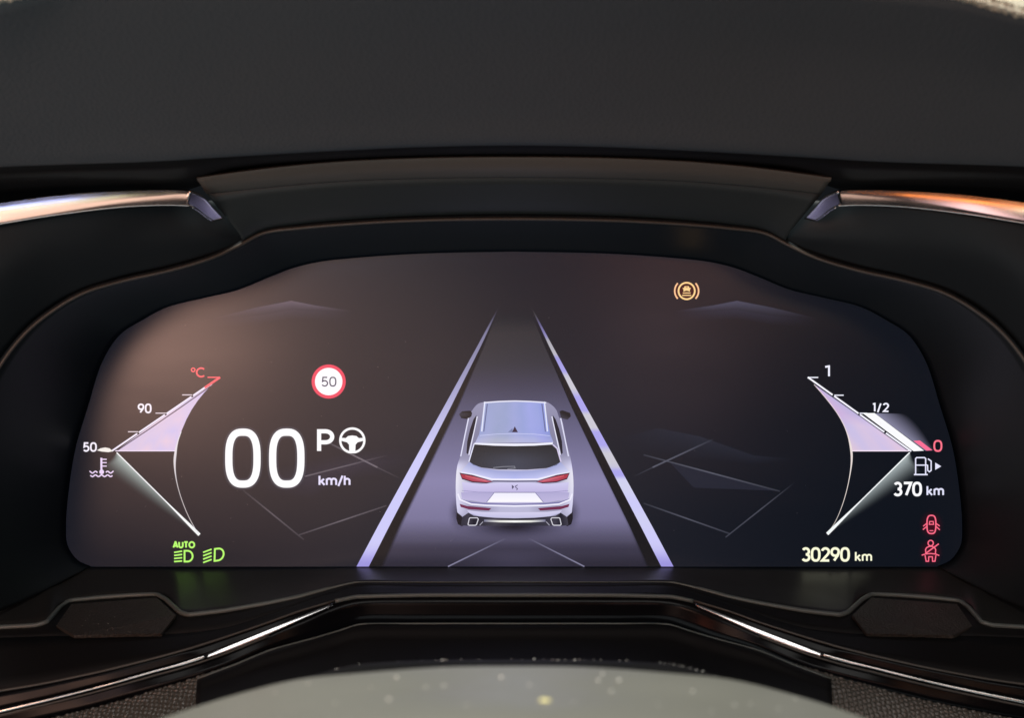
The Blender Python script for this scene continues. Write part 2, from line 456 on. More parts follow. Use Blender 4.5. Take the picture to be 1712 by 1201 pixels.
a = Art(); a.grid([(430, 790), (520, 770), (600, 752), (700, 745)], [(430, 830), (520, 835), (600, 800), (690, 790)],
       lambda u, v, x, y: (*rgb(70, 62, 78)[:3], .45*math.sin(math.pi*u)*(1-abs(2*v-1))), z=1, nv=6); a.build("background_facet", disp)

# --- road and lane lines
def keyed(K):
    def f(y):
        for p, q in zip(K[:-1], K[1:]):
            if y <= q[0]: break
        return p[1] + (q[1]-p[1])*(y-p[0])/(q[0]-p[0])
    return f
lxo = keyed([(512,834),(580,797.5),(640,764.5),(680,742.5),(780,687),(880,632),(948,596)])   # outer edge of the left lane line
lw = keyed([(512,1.2),(580,6),(640,9.2),(680,11.6),(780,16),(880,19),(948,20.5)])           # its width
dw = keyed([(512,1),(580,7),(680,14),(880,22),(948,27)])                                     # the dark band inside it
YS = [512 + (948-512)*i/60 for i in range(61)]
RKEY = [(512,44,44,48),(570,49,49,55),(610,54,54,64),(640,66,64,83),(680,86,84,111),(720,104,101,134),(805,139,134,175),(868,125,120,157),(898,90,86,112),(920,60,57,76),(948,42,40,54)]
def roadcol(u, v, x, y):
    for p, q in zip(RKEY[:-1], RKEY[1:]):
        if y <= q[0]: break
    t = sm(p[0], q[0], y) if q[0] > 900 else (y-p[0])/(q[0]-p[0])
    c = [p[i]+(q[i]-p[i])*t for i in (1, 2, 3)]
    m_ = math.exp(-((x-859)/70)**2)*sm(915, 945, y)
    f = (1 + .02*math.sin(y*1.7)*sm(880, 910, y)) * (1 + .38*m_)
    return (*rgb(*[k*f for k in c])[:3], sm(512, 560, y)*.95)
a = Art()
a.grid([(lxo(y)+lw(y)+dw(y)*.7, y) for y in YS], [(MX-lxo(y)-lw(y)-dw(y)*.7, y) for y in YS], roadcol, z=2, nv=40)
road = a.build("road_picture", disp)
for side in (0, 1):
    q = (lambda x: x) if side == 0 else (lambda x: 1722 - x)
    a = Art()
    a.grid([(q(lxo(y)+lw(y)), y) for y in YS], [(q(lxo(y)+lw(y)+dw(y)), y) for y in YS],
           lambda u, v, x, y: (.0095, .009, .011, .95*sm(0, .35, u)*(1-sm(.72, 1, v))), z=3, nv=8)
    def lc(u, v, x, y, side=side):
        k = sm(0, .62, u)
        if side and u < .66:
            w_ = sm(.35, .65, .5+.5*math.sin(u*44+1.0)); f_ = sm(0, .3, u)
            return (*rgb(*[(p_+(q_-p_)*w_)*(.75+.25*f_) for p_, q_ in zip((172, 166, 238), (204, 202, 214))])[:3], sm(0, .14, u))
        c = [120+(205-120)*k, 118+(203-118)*k, 150+(250-150)*k]
        w_ = .5+.5*math.sin(u*46+ (1.2 if side else 0))
        if side: c = [c[0]+16*w_*(1-u), c[1]+26*w_*(1-u), c[2]-34*w_*(1-u)]
        c = [c_*(1-.10*sm(.93, 1, u)) for c_ in c]
        if u > .9: c = [c[0]-30*sm(.9, 1, u), c[1]-36*sm(.9, 1, u), c[2]-4]
        return (*rgb(*c)[:3], sm(0, .12, u))
    a.grid([(q(lxo(y)), y) for y in YS], [(q(lxo(y)+lw(y)), y) for y in YS], lc, z=4, nv=2)
    a.build("lane_line", disp)
    a = Art(); lp = [(749, 948), (845, 901)] if side == 0 else [(977, 948), (884, 901)]
    P = [(lp[0][0]+(lp[1][0]-lp[0][0])*i/6, lp[0][1]+(lp[1][1]-lp[0][1])*i/6) for i in range(7)]
    a.stroke(P, 2.2, lambda t: (*rgb(132, 130, 158)[:3], .95-.85*t**2), z=4); a.build("road_mark", disp)

# --- the silver car picture
car = Art()
def C(*p): return [(740+x/4.62, 640+y/4.62) for x, y in p]
def mir(pts): return [(1112-x, y) for x, y in pts]
car.glow(860, 880, 114, 26, rgb(20, 18, 28), .95, z=5)
for s_ in (-1, 1): car.glow(860+s_*92, 858, 22, 34, rgb(30, 28, 40), .75, z=5)
car.v = car.v
a = car; a.build("car_shadow", disp)
carE = bpy.data.objects.new("car_picture", None)
body = Art()
sil = C((330,148),(440,140),(560,137),(700,142),(800,150),(845,175),(880,215),(900,270),(925,300),(945,400),(962,480),(985,570),(1005,690),(1011,800),(1003,950),(988,1050),(965,1100),(920,1104),(700,1104),(400,1104),(190,1104),(150,1100),(122,1040),(106,930),(102,760),(114,640),(140,560),(165,430),(190,310),(202,260),(232,210),(272,165))
def bodycol(x, y):
    X = (x-740)*4.62; Y = (y-640)*4.62
    side = abs(X-556)/455
    base = 144 + 24*sm(500, 720, Y) + 8*math.sin(Y/90) + 60*sm(.93, .99, side) + 30*sm(.45, .2, side)*sm(560, 700, Y)
    return rgb(base-2, base-4, min(base+26, 245))
sil = [(p.x, p.y) for p in cr([Vector((x, y, 0)) for x, y in sil+sil[:1]], 3)][:-1]
body.poly(sil, None, z=6, fn=bodycol, cuts=3)
car_o = body.build("car_picture", disp)
def cpart(name, *shapes):
    p = Art()
    for sh in shapes: sh(p)
    return p.build(name, car_o)
# wheels seen at the lower corners
for f_ in (lambda q: q, mir):
    cpart("wheel", lambda p: p.poly(C(*f_([(108,1000),(150,1035),(165,1100),(150,1112),(118,1095),(106,1050)])), rgb(26, 25, 34), z=7))
# side windows
for f_ in (lambda q: q, mir):
    cpart("side_window", lambda p: (p.poly(C(*f_([(262,250),(252,330),(215,470),(196,555),(184,545),(190,455),(212,360),(238,285)])), rgb(32, 32, 44), z=7),
          p.stroke(C(*f_([(200,275),(170,420),(140,570)])), 2.0, rgb(225, 225, 250), z=8),
          p.stroke(C(*f_([(268,262),(238,400),(203,560)])), 1.6, rgb(236, 236, 255), z=8)))
# mirrors
cpart("door_mirror", lambda p: p.poly(C((127,245),(150,222),(215,217),(228,235),(222,262),(190,282),(145,276)), [rgb(60,58,70)]+[rgb(28,27,32)]*6, z=8))
cpart("door_mirror", lambda p: p.poly(C((903,222),(925,214),(985,235),(990,262),(965,287),(915,275)), [rgb(28,27,32)]*4+[rgb(60,58,70)]*2, z=8))
# roof
def roofcol(x, y):
    X = (x-740)*4.62; Y = (y-640)*4.62
    w_ = math.sin(X/17.0)*4
    return rgb(157+w_+22*sm(380, 460, Y)-18*sm(740, 790, X), 166+w_*.5+16*sm(380, 460, Y)-16*sm(740, 790, X), 216+w_+10*math.sin(X/90))
cpart("roof", lambda p: p.poly(C((322,158),(440,152),(560,149),(680,152),(790,160),(812,300),(832,400),(856,462),(250,468),(282,400),(300,300)), None, z=7, fn=roofcol, cuts=3),
      lambda p: p.stroke(C((318,156),(440,147),(560,143),(680,147),(800,156)), 1.8, rgb(240, 240, 255), z=9),
      lambda p: p.stroke(C((288,410),(420,398),(556,395),(700,398),(828,412)), .9, rgb(205, 208, 245), z=9))
for f_ in (lambda q: q, mir):
    cpart("roof_rail", lambda p: (p.stroke(C(*f_([(345,165),(328,300),(318,380)])), 1.8, rgb(104, 108, 150), z=8),
          p.stroke(C(*f_([(326,148),(314,260),(302,378)])), 2.4, rgb(226, 230, 252), z=9)))
cpart("antenna", lambda p: p.poly(C((505,384),(540,352),(540,384)), rgb(120, 128, 170), z=9), lambda p: p.poly(C((536,384),(557,338),(582,384)), rgb(60, 44, 66), z=10))
cpart("spoiler", lambda p: p.grid(C((246,466),(400,470),(556,472),(710,470),(852,462)), C((244,478),(400,488),(556,491),(710,488),(850,478)), lambda u, v, x, y: rgb(240, 240, 255), z=9, nv=1))
def glasscol(x, y):
    X = (x-740)*4.62; Y = (y-640)*4.62
    k = math.exp(-((X-560)/300)**2)*sm(470, 620, Y); return rgb(40+26*k, 41+28*k, 46+38*k)
cpart("rear_window", lambda p: p.poly(C((246,477),(420,488),(556,491),(700,488),(835,480),(862,486),(884,520),(912,610),(880,640),(800,662),(650,674),(430,672),(300,657),(235,636),(206,610)), None, z=8, fn=glasscol, cuts=2),
      lambda p: p.stroke(C((852,480),(885,510),(914,612)), 2.2, rgb(214, 205, 238), z=9),
      lambda p: p.stroke(C((244,472),(222,545),(203,612)), 1.8, rgb(226, 228, 252), z=9))
cpart("wiper", lambda p: p.stroke(C((390,658),(470,650),(556,648),(560,662),(500,668)), 1.3, rgb(128, 130, 142), z=10))
# tailgate shading
cpart("tailgate", lambda p: p.grid(C((206,615),(300,662),(430,680),(560,683),(690,680),(800,668),(912,615)), C((135,692),(250,715),(400,748),(560,750),(720,748),(870,715),(985,692)),
        lambda u, v, x, y: rgb(158+60*v*(.45+.55*abs(2*u-1)), 164+54*v*(.5+.5*abs(2*u-1)), 212+34*v), z=8, nv=6),
      lambda p: p.grid(C((140,690),(250,708),(385,742),(556,744),(730,742),(870,708),(980,690)), C((140,700),(250,722),(385,756),(556,756),(730,756),(870,722),(980,700)), lambda u, v, x, y: rgb(238, 236, 255), z=9, nv=1),
      lambda p: p.grid(C((148,770),(300,785),(430,775),(556,775),(690,775),(820,785),(975,770)), C((165,850),(300,845),(430,846),(556,848),(690,846),(820,845),(965,850)), lambda u, v, x, y: rgb(208-16*v, 203-20*v, 240-14*v), z=8, nv=5),
      lambda p: p.grid(C((142,850),(300,845),(430,846),(556,848),(690,846),(820,845),(980,850)), C((150,900),(300,925),(430,930),(556,930),(690,930),(820,925),(970,900)), lambda u, v, x, y: rgb(176+14*v, 170+12*v, 212+10*v), z=8, nv=5),
      lambda p: p.stroke(C((150,835),(280,848),(400,850),(720,850),(840,848),(970,835)), .9, rgb(150, 144, 190), z=9),
      lambda p: p.stroke(C((140,905),(220,928),(340,938),(556,942),(780,938),(900,928),(980,902)), 2.2, rgb(120, 116, 170), z=9),
      lambda p: p.stroke(C((118,860),(135,905),(220,940),(340,950),(556,955),(780,950),(900,940),(985,905),(1002,860)), 2.6, rgb(240, 238, 255), z=9))
for f_ in (lambda q: q, mir):
    cpart("tail_light", lambda p: p.poly(C(*f_([(130,697),(230,714),(330,744),(395,766),(340,780),(230,772),(150,747)])), rgb(58, 36, 58), z=10),
          lambda p: p.poly(C(*f_([(138,706),(230,723),(330,750),(384,765),(340,772),(230,763),(152,738)])), [rgb(172,58,76)]*2+[rgb(190,104,130)]*2+[rgb(176,52,72)]*3, z=11),
          lambda p: p.stroke(C(*f_([(175,722),(250,738),(340,762)])), .9, rgb(236, 120, 126), z=12))
cpart("light_strip", lambda p: p.stroke(C((385,762),(556,764),(735,762)), 2.2, rgb(70, 66, 104), z=11))
cpart("emblem", lambda p: p.poly(C((534,790),(554,806),(536,826)), rgb(84, 80, 110), z=11),
      lambda p: p.stroke(C((580,792),(562,802),(566,812),(578,820),(572,832)), 1.3, rgb(84, 80, 110), z=11))
cpart("number_plate", lambda p: p.poly(C((400,852),(715,852),(778,925),(340,925)), [rgb(238,236,255)]*2+[rgb(252,250,255)]*2, z=10),
      lambda p: p.stroke(C((400,850),(715,850)), 1.0, rgb(90, 86, 130), z=11), lambda p: p.stroke(C((398,852),(340,925)), 1.0, rgb(120, 116, 160), z=11), lambda p: p.stroke(C((717,852),(778,925)), 1.0, rgb(120, 116, 160), z=11))
for f_ in (lambda q: q, mir):
    cpart("reflector", lambda p: p.poly(C(*f_([(132,938),(190,955),(376,972),(358,990),(200,980),(140,962)])), rgb(112, 44, 78), z=10))
cpart("bumper", lambda p: p.grid(C((190,988),(300,1000),(556,1004),(812,1000),(922,988)), C((205,1010),(300,1040),(556,1044),(812,1040),(905,1010)), lambda u, v, x, y: rgb(212-16*v, 208-14*v, 238-8*v), z=8, nv=3),
      lambda p: p.grid(C((150,1040),(200,1006),(240,1030),(400,1046),(556,1050),(712,1046),(872,1030),(912,1006),(962,1040)), C((140,1104),(200,1108),(240,1108),(400,1108),(556,1108),(712,1108),(872,1108),(912,1108),(972,1104)), lambda u, v, x, y: rgb(46+20*math.sin(u*20), 46+18*math.sin(u*20), 60+18*math.sin(u*20)), z=9, nv=3),
      lambda p: p.stroke(C((320,1068),(440,1073),(556,1074),(680,1073),(795,1068)), 3.6, lambda t: rgb(120+130*math.sin(math.pi*t)**.6, 120+130*math.sin(math.pi*t)**.6, 150+100*math.sin(math.pi*t)), z=10))
for f_ in (lambda q: q, mir):
    cpart("exhaust", lambda p: p.stroke(C(*f_([(212,1046),(268,1046),(276,1056),(262,1098),(252,1104),(204,1104),(196,1096),(206,1052)])), 1.5, rgb(216, 214, 226), z=11, closed=True),
          lambda p: p.stroke(C(*f_([(312,1076),(286,1104)])), 1.2, rgb(170, 168, 186), z=11))

# --- speed readout
WH = rgb(252, 252, 255)
for x0 in (376.5, 449.8):
    a = Art(); a.stroke(sup(x0+29.6, 766.5, 29.6-6, 49.5-6, 2.75, 72), 19.0, rgb(120, 116, 130, .16), z=3, closed=True)
    a.stroke(sup(x0+29.6, 766.5, 29.6-6, 49.5-6, 2.75, 72), 12.2, WH, z=4, closed=True)
    a.build("speed_digit", disp)
a = Art(); text(a, "P", 530, 558.5, 718, 758, 7.0, WH); a.build("gear_letter", disp)
a = Art(); text(a, "km/h", 532.5, 586, 794.5, 813, 3.3, rgb(228, 222, 255), gap=.02); a.build("speed_unit_text", disp)
a = Art()
a.stroke([(x, min(y, 756.5)) for x, y in sup(589, 737, 20.1, 20.1, 2.0, 60)], 3.9, WH, z=4, closed=True)
a.poly([(570.5,732.5),(578,733),(582,729.5),(589,728.5),(596,729.5),(600,733),(607.5,732.5),(607.5,737.5),(598,740),(594.5,744),(594,757),(584,757),(583.5,744),(580,740),(570.5,737.5)], WH, z=5)
a.build("hands_on_wheel_icon", disp)
# --- speed limit sign
a = Art(); a.disc(549.5, 638.3, 28.5, rgb(238, 70, 96), z=4, n=56); sg = a.build("speed_limit_icon", disp)
a = Art(); a.disc(549.5, 638.3, 23.0, rgb(252, 250, 255), z=6, n=56); a.build("sign_face", sg)
a = Art(); text(a, "50", 537.2, 562.4, 630.2, 646.8, 2.1, rgb(62, 60, 86), z=8, gap=.10); a.build("sign_number", sg)

# --- gauges
def gauge_line(A, B, t0, t1, w, col, z=5):
    p = lambda t: (A[0]+(B[0]-A[0])*t, A[1]+(B[1]-A[1])*t)
    return [p(t0 + (t1-t0)*i/4) for i in range(5)], w, col, z
# temperature
tg = Art()
cvL = [(356,642),(342,656),(330,671),(320,686),(311.5,702),(303,722),(297,739),(294,754)]
dgL = [(356,642),(333,657),(310,672.5),(287,688),(264,704),(241,720),(218,737),(194.5,754)]
def fillcol(u, v, x, y):
    n_ = .5+.5*math.sin(x*.11+y*.05)*math.cos(y*.13-x*.04)
    return rgb(202+24*n_, 192+8*n_, 230-14*n_+8*v)
tg.grid(dgL, cvL, fillcol, z=4, nv=8)
tgo = tg.build("temperature_gauge", disp)
a = Art()
A0, B0 = (187, 754.5), (368, 631)
for t0, t1 in ((0.0, .235), (.25, .49), (.505, .735), (.75, .858)):
    a.stroke(*gauge_line(A0, B0, t0, t1, 2.9, rgb(236, 230, 250))[:1], 2.9, rgb(236, 230, 250), z=6)
a.stroke([(194,755),(250,717.5),(310,676),(352,646)], 1.6, rgb(44, 34, 66), z=5)
a.build("scale_line", tgo)
for x0, x1, y in ((214, 231, 722.3), (260, 277.5, 691.2), (304.5, 321, 660.6)):
    a = Art(); a.stroke([(x0, y), (x1, y)], 1.5, rgb(225, 215, 228), z=6); a.build("tick", tgo)
a = Art(); RD = rgb(255, 92, 104)
a.stroke([(347, 631.2), (367, 631.2)], 2.0, RD, z=6); a.stroke([(368, 631), (342.5, 648.5)], 3.8, RD, z=7); a.build("red_tick", tgo)
a = Art(); a.stroke([(193, 754.3), (294, 754.3)], 1.6, rgb(240, 226, 250), z=6)
cl = [(p.x, p.y) for p in cr([Vector((*p, 0)) for p in [(303,722),(297,739),(293.5,757),(292,775),(294,798),(300,824),(312,857),(326,884),(333,893)]], 5)]
a.stroke(cl, lambda t: 1.1+3.0*math.exp(-((t-.30)/.16)**2), lambda t: (*rgb(232, 226, 232)[:3], 1-.35*t), z=6); a.build("needle_arc", tgo)
a = Art()
pa = [(195+138.5*t, 757+138*t) for t in [i/24 for i in range(25)]]
a.grid(pa, [(x-44*(1-t)**.7*sm(0, .10, t), y+16*(1-t)*sm(0, .10, t)) for (x, y), t in zip(pa, [i/24 for i in range(25)])],
       lambda u, v, x, y: (*rgb(196, 210, 206)[:3], 0.85*(1-v)**2.2*(1-u)**1.0), z=3, nv=8)
a.stroke(pa, lambda t: 1.9+3.4*sm(.55, 1, t), rgb(242, 244, 246), z=6); a.build("needle", tgo)
a = Art(); a.poly([(162,753.5),(168,750),(176,748.6),(183,750),(189,755),(181,756.5),(170,755.5)], rgb(240, 236, 232), z=7); a.build("tick_glow", tgo)
for st, x0, x1, y0, y1 in (("90", 230, 253.5, 675, 691.5), ("50", 138.5, 162, 739.8, 756)):
    a = Art(); text(a, st, x0, x1, y0, y1, 2.9, rgb(242, 236, 250), gap=.04); a.build("gauge_number", disp)
a = Art(); a.stroke(sup(323, 618.7, 3, 3, 2, 20), 1.9, RD, z=5, closed=True); text(a, "C", 327.5, 342.5, 614.5, 631.5, 2.7, RD); a.build("degree_text", disp)
a = Art(); cc = rgb(232, 212, 246)
a.stroke([(169.5, 766), (169.5, 790)], 3.4, cc, z=5)
for y in (768.5, 774, 779.8): a.stroke([(170, y), (178.5, y)], 1.9, cc, z=6)
a.disc(170, 789.5, 4.0, cc, z=6, n=20)
for y0, xa, xb in ((790, 149.5, 163), (790, 177, 190), (796, 151, 188)):
    a.stroke([(xa+(xb-xa)*i/20, y0+1.5*math.sin((xa+(xb-xa)*i/20)*.62)) for i in range(21)], 2.2, cc, z=6)
a.build("coolant_icon", disp)
# fuel
cvR = [(1361,643),(1373,656),(1383,669),(1392,680.5),(1400,692),(1411.6,713),(1419,734),(1423,754)]
dgR = [(1361,643),(1376,653),(1392,664),(1410,676.5),(1432,692),(1460,712.5),(1490,733),(1519,754)]
a = Art(); a.grid(cvR, dgR, lambda u, v, x, y: fillcol(u, v, x+31, y*1.3) if y > 692 else rgb(190+20*(1-v), 180, 222), z=4, nv=8)
fgo = a.build("fuel_gauge", disp)
a = Art(); A1, B1 = (1350.5, 631), (1523.5, 755)
for t0, t1 in ((0, .24), (.255, .49), (.505, .74), (.755, 1.0)):
    a.stroke(gauge_line(A1, B1, t0, t1, 0, 0)[0], 2.9, rgb(245, 244, 255), z=6)
a.stroke([(1362,643),(1440,697.5),(1520,755)], 1.5, rgb(24, 20, 58), z=5)
a.build("scale_line", fgo)
for x0, x1, y in ((1351, 1368, 631.4), (1395, 1410.5, 661.2), (1437, 1450, 691.4)):
    a = Art(); a.stroke([(x0, y), (x1, y)], 1.9, rgb(240, 240, 255), z=6); a.build("tick", fgo)
a = Art(); a.poly([(1442,691.0),(1462,691.0),(1545,754),(1527.5,755)], rgb(252, 252, 255), z=7)
a.grid([(1463+(1547-1463)*i/16, 691.5+62.5*i/16) for i in range(17)], [(1508+(1562-1508)*i/16, 692+62*(i/16)**1.6) for i in range(17)],
       lambda u, v, x, y: (*rgb(150, 148, 178)[:3], .85*(1-v)**1.2*(1-.2*u)), z=4, nv=8); a.build("level_bar", fgo)
a = Art(); a.poly([(1527,737.5),(1538,737),(1559,753.2),(1549,753.8)], rgb(255, 112, 152), z=8); a.build("reserve_bar", fgo)
a = Art(); a.stroke([(1423, 754.3), (1520, 754.3)], 1.7, rgb(250, 232, 250), z=6)
cl = [(p.x, p.y) for p in cr([Vector((*p, 0)) for p in [(1361,643),(1383,669),(1400,692),(1411.6,713),(1420,737),(1424,764),(1420,800),(1410,840),(1397,872),(1384,892)]], 5)]
a.stroke(cl, lambda t: 1.0+2.6*math.exp(-((t-.52)/.10)**2), lambda t: (*rgb(238, 226, 222)[:3], .95-.4*sm(.7, 1, t)), z=6); a.build("needle_arc", fgo)
a = Art()
pa = [(1521-138*t, 757+136.5*t) for t in [i/24 for i in range(25)]]
a.grid(pa, [(x+36*(1-t)**.7*sm(0, .10, t), y+26*(1-t)*sm(0, .10, t)) for (x, y), t in zip(pa, [i/24 for i in range(25)])],
       lambda u, v, x, y: (*rgb(190, 202, 204)[:3], 0.85*(1-v)**2*(1-u)**.9), z=3, nv=8)
a.stroke(pa, lambda t: 1.9+3.4*sm(.55, 1, t), rgb(244, 248, 250), z=6); a.build("needle", fgo)
a = Art(); text(a, "1", 1378, 1388.5, 611, 631, 3.2, rgb(240, 240, 255)); a.build("gauge_number", disp)
a = Art(); text(a, "1/2", 1458, 1486.5, 673.8, 689.5, 2.7, rgb(240, 240, 255), gap=.12); a.build("gauge_number", disp)
a = Art(); text(a, "0", 1560.5, 1575.5, 736, 756, 3.0, rgb(255, 118, 140)); a.build("gauge_number", disp)
a = Art(); bl = rgb(232, 232, 255)
a.stroke([(1530.8, 793), (1530.8, 767.5), (1532.5, 765.6), (1545.8, 765.6), (1547.6, 767.5), (1547.6, 793)], 2.1, bl, z=5)
a.stroke([(1528, 794), (1551, 794)], 2.3, bl, z=6); a.stroke([(1531, 778.2), (1547.5, 778.2)], 2.0, bl, z=6)
a.stroke([(1547.6, 777.5), (1550.8, 778.5), (1551, 787), (1553.8, 789.4), (1556.8, 787), (1556.8, 771.5), (1551.5, 767.5)], 2.0, bl, z=6)
a.poly([(1563.6,774),(1563.6,786.2),(1573.6,780.2)], bl, z=6); a.build("fuel_pump_icon", disp)
a = Art(); text(a, "370", 1493, 1541.5, 806, 830.5, 4.3, WH, gap=.0); text(a, "km", 1549, 1578.3, 812, 829.8, 3.0, rgb(225, 226, 250), gap=.05); a.build("range_text", disp)
a = Art(); CRM = rgb(250, 250, 218); text(a, "30290", 1339.4, 1421, 915.5, 940, 4.2, CRM, gap=.0); text(a, "km", 1429.3, 1458, 922.2, 939.8, 2.9, CRM, gap=.05); a.build("odometer_text", disp)
# --- tell-tales
GR = rgb(184, 250, 112)
a = Art(); text(a, "AUTO", 288.5, 326.3, 905.5, 917.6, 2.9, GR, gap=-.04)
Dsh = lambda x0, x1, y0, y1: [(x0, y0), (x0+(x1-x0)*.38, y0)] + arc(x0+(x1-x0)*.38, (y0+y1)/2, (x1-x0)*.62, (y1-y0)/2, -80, 80, 14) + [(x0+(x1-x0)*.38, y1), (x0, y1)]
a.stroke(Dsh(308.5, 322.0, 921.6, 939.6), 3.0, GR, z=5, closed=True)
for k in range(4): a.stroke([(291.0, 923.2+k*5.5+(1.2-k*.4)), (304.6, 922.2+k*5.5)], 2.5, GR, z=5)
a.build("automatic_headlight_icon", disp)
a = Art(); a.stroke([(x+(940-y)*.03, y-(x-358)*.12) for x, y in Dsh(358.6, 373.6, 918.6, 938.6)], 3.0, GR, z=5, closed=True)
for k in range(4): a.stroke([(339.6, 924.3+k*5.7), (353.8, 919.0+k*5.7)], 2.5, GR, z=5)
a.build("dipped_beam_icon", disp)
AM = rgb(255, 212, 146)
a = Art(); a.disc(1148, 486.6, 15.4, rgb(74, 18, 12, .75), z=4, n=40)
for a0, a1 in ((140, 220), (-40, 40)): a.stroke(arc(1148, 486.6, 18.2, 18.6, a0, a1), 3.0, rgb(98, 26, 16, .7), z=4)
a.stroke(sup(1148, 486.6, 13.6, 13.8, 2, 40), 2.9, AM, z=5, closed=True)
for a0, a1 in ((138, 222), (-42, 42)): a.stroke(arc(1148, 486.6, 20.0, 19.4, a0, a1), 2.6, rgb(255, 200, 150), z=5)
a.poly([(1144.6,478.6),(1151.6,478.6),(1152.6,481.4),(1155.2,481.8),(1153.4,484.6),(1153.6,487.8),(1150.6,486.6),(1148,486.0),(1145.4,486.6),(1142.6,487.8),(1142.8,484.6),(1141,481.8),(1143.6,481.4)], AM, z=6)
a.stroke([(1146.2, 480.6), (1150, 480.6)], 1.0, rgb(110, 40, 20), z=8)
a.stroke([(1141.5, 490), (1154.5, 490)], 1.7, AM, z=6); a.stroke([(1140.4, 494), (1155.6, 494)], 1.7, AM, z=6)
a.build("brake_assist_icon", disp)
PK = rgb(255, 108, 136)
a = Art(); a.glow(1557, 878, 22, 26, rgb(96, 6, 30), .45, z=3)
a.stroke(sup(1557.2, 877.6, 7.4, 15.2, 3.0, 40), 2.3, PK, z=5, closed=True)
a.stroke([(1554.2,872.6),(1560.2,872.6),(1560.8,877.4),(1553.6,877.4)], 1.7, PK, z=5, closed=True); a.stroke([(1554, 888), (1560.4, 888)], 1.7, PK, z=5)
for p, q in (((1549.5, 875.8), (1543.4, 880.6)), ((1549, 881.2), (1543, 886.2)), ((1565, 875.8), (1571, 880.2)), ((1565.4, 881.4), (1571.4, 886.6))): a.stroke([p, q], 1.9, PK, z=6)
a.build("door_open_icon", disp)
a = Art(); a.glow(1556, 924, 22, 26, rgb(96, 6, 30), .45, z=3)
a.stroke(sup(1556, 908.8, 4.4, 4.6, 2, 24), 2.0, PK, z=5, closed=True)
a.stroke([(1548, 927), (1547.4, 919.6), (1549.2, 916.4), (1553.4, 914.2), (1558.6, 914.2), (1562.8, 916.6), (1564.4, 920), (1563.8, 927)], 2.0, PK, z=5)
a.stroke([(1547.6, 926), (1569.4, 910)], 2.2, PK, z=6)
a.stroke([(1541, 929), (1548, 926.8), (1556, 926.2), (1564, 927), (1570.4, 929.6)], 1.9, PK, z=6)
a.stroke([(1546.6, 929), (1548.4, 939.2), (1552.4, 939.2), (1552.8, 931.6), (1558.8, 931.6), (1559.2, 939.2), (1563.2, 939.2), (1564.8, 929)], 1.9, PK, z=6)
a.build("seat_belt_icon", disp)

# ================================================================== THE SURROUND OF THE DISPLAY
sur = thing("display_surround", "black moulded tunnel round the driver display with a thin brown edge line", "surround", W(859, 1040, .04))
T3 = [(x, y-.6, -.0015) for x, y in TOP]
RIM = [(859,367),(700,369.5),(590,375),(505,382),(440,391),(402,410),(355,432),(285,453),(205,471),(140,491),(88,521),(44,557),(2,610),(-34,680),(-55,770),(-64,850),(-66,930),(-66,1000),(-64,1050)]
RD_ = [.045]*5 + [.046, .048, .05, .052, .054, .055, .056, .057, .058, .058, .058, .056, .054, .05]
RIM3 = [(x, y, d) for (x, y), d in zip(RIM, RD_)]
mid = [((a_[0]*.5+b_[0]*.5), (a_[1]*.45+b_[1]*.55), .5*b_[2]) for a_, b_ in zip(T3, RIM3)]
surf("tunnel_wall", [full(T3), full(mid), full(RIM3)], M['wall'], sur, nu=6, nv=6)
bead_row = full([(x, y-1.0, d) for x, y, d in RIM3])
tube("edge_bead", bead_row, 0.00052, M['bead'], sur, n=6)
# floor in front of the display, its front edge with the two notches
F0 = [(x, 948.4, -.0012) for x in (859,700,596,550,500,450,377,318,300,263,120,80,60,0,-80)]
F1 = [(859,974,.030),(700,974,.030),(596,974,.030),(550,985,.034),(500,999,.040),(450,1009.5,.044),(377,1022,.048),(316,1029,.050),(301,1024.5,.046),(263,994,.017),(114,1005,.020),(78,1041,.050),(60,1046.5,.052),(0,1050,.053),(-80,1053,.053)]
F1 = [(x, y, .030+(d-.030)*.55 if d > .03 else d) for x, y, d in F1]
Fm = [(a_[0]*.5+b_[0]*.5, a_[1]*.5+b_[1]*.5, (a_[2]+b_[2])*.5) for a_, b_ in zip(F0, F1)]
surf("floor_panel", [full(F0), full(Fm), full(F1)], M['floor'], sur, nu=6, nv=4, smooth_v=False)
def sharp(row, k=.07):
    """keep corners tight: add points just before and after each control point"""
    out = [row[0]]
    for i in range(1, len(row)-1):
        p, c, n_ = [Vector(v) for v in row[i-1:i+2]]
        out += [tuple(c.lerp(p, k)), tuple(c.lerp(n_, k))]
    return out + [row[-1]]
tube("ridge_bead", sharp(full([(x, y, d+.0004) for x, y, d in F1])), lambda t: .00016+.00060*sm(.05, .14, abs(t-.5)), M['ridge'], sur, n=3)
F2 = [(859,981,.0335),(700,981,.0335),(596,981,.0335),(550,993,.040),(500,1010,.050),(450,1028,.056),(377,1050,.060),(318,1058,.060),(296,1060,.060),(263,1061,.060),(123,1064,.060),(90,1064,.060),(60,1065,.060),(0,1067,.060),(-80,1071,.060)]
F2 = [(x, y, .0335+(d-.0335)*.55) for x, y, d in F2]
surf("ridge_face", [full(F1), full(F2)], M['matte'], sur, nu=6, nv=3, smooth_v=False)
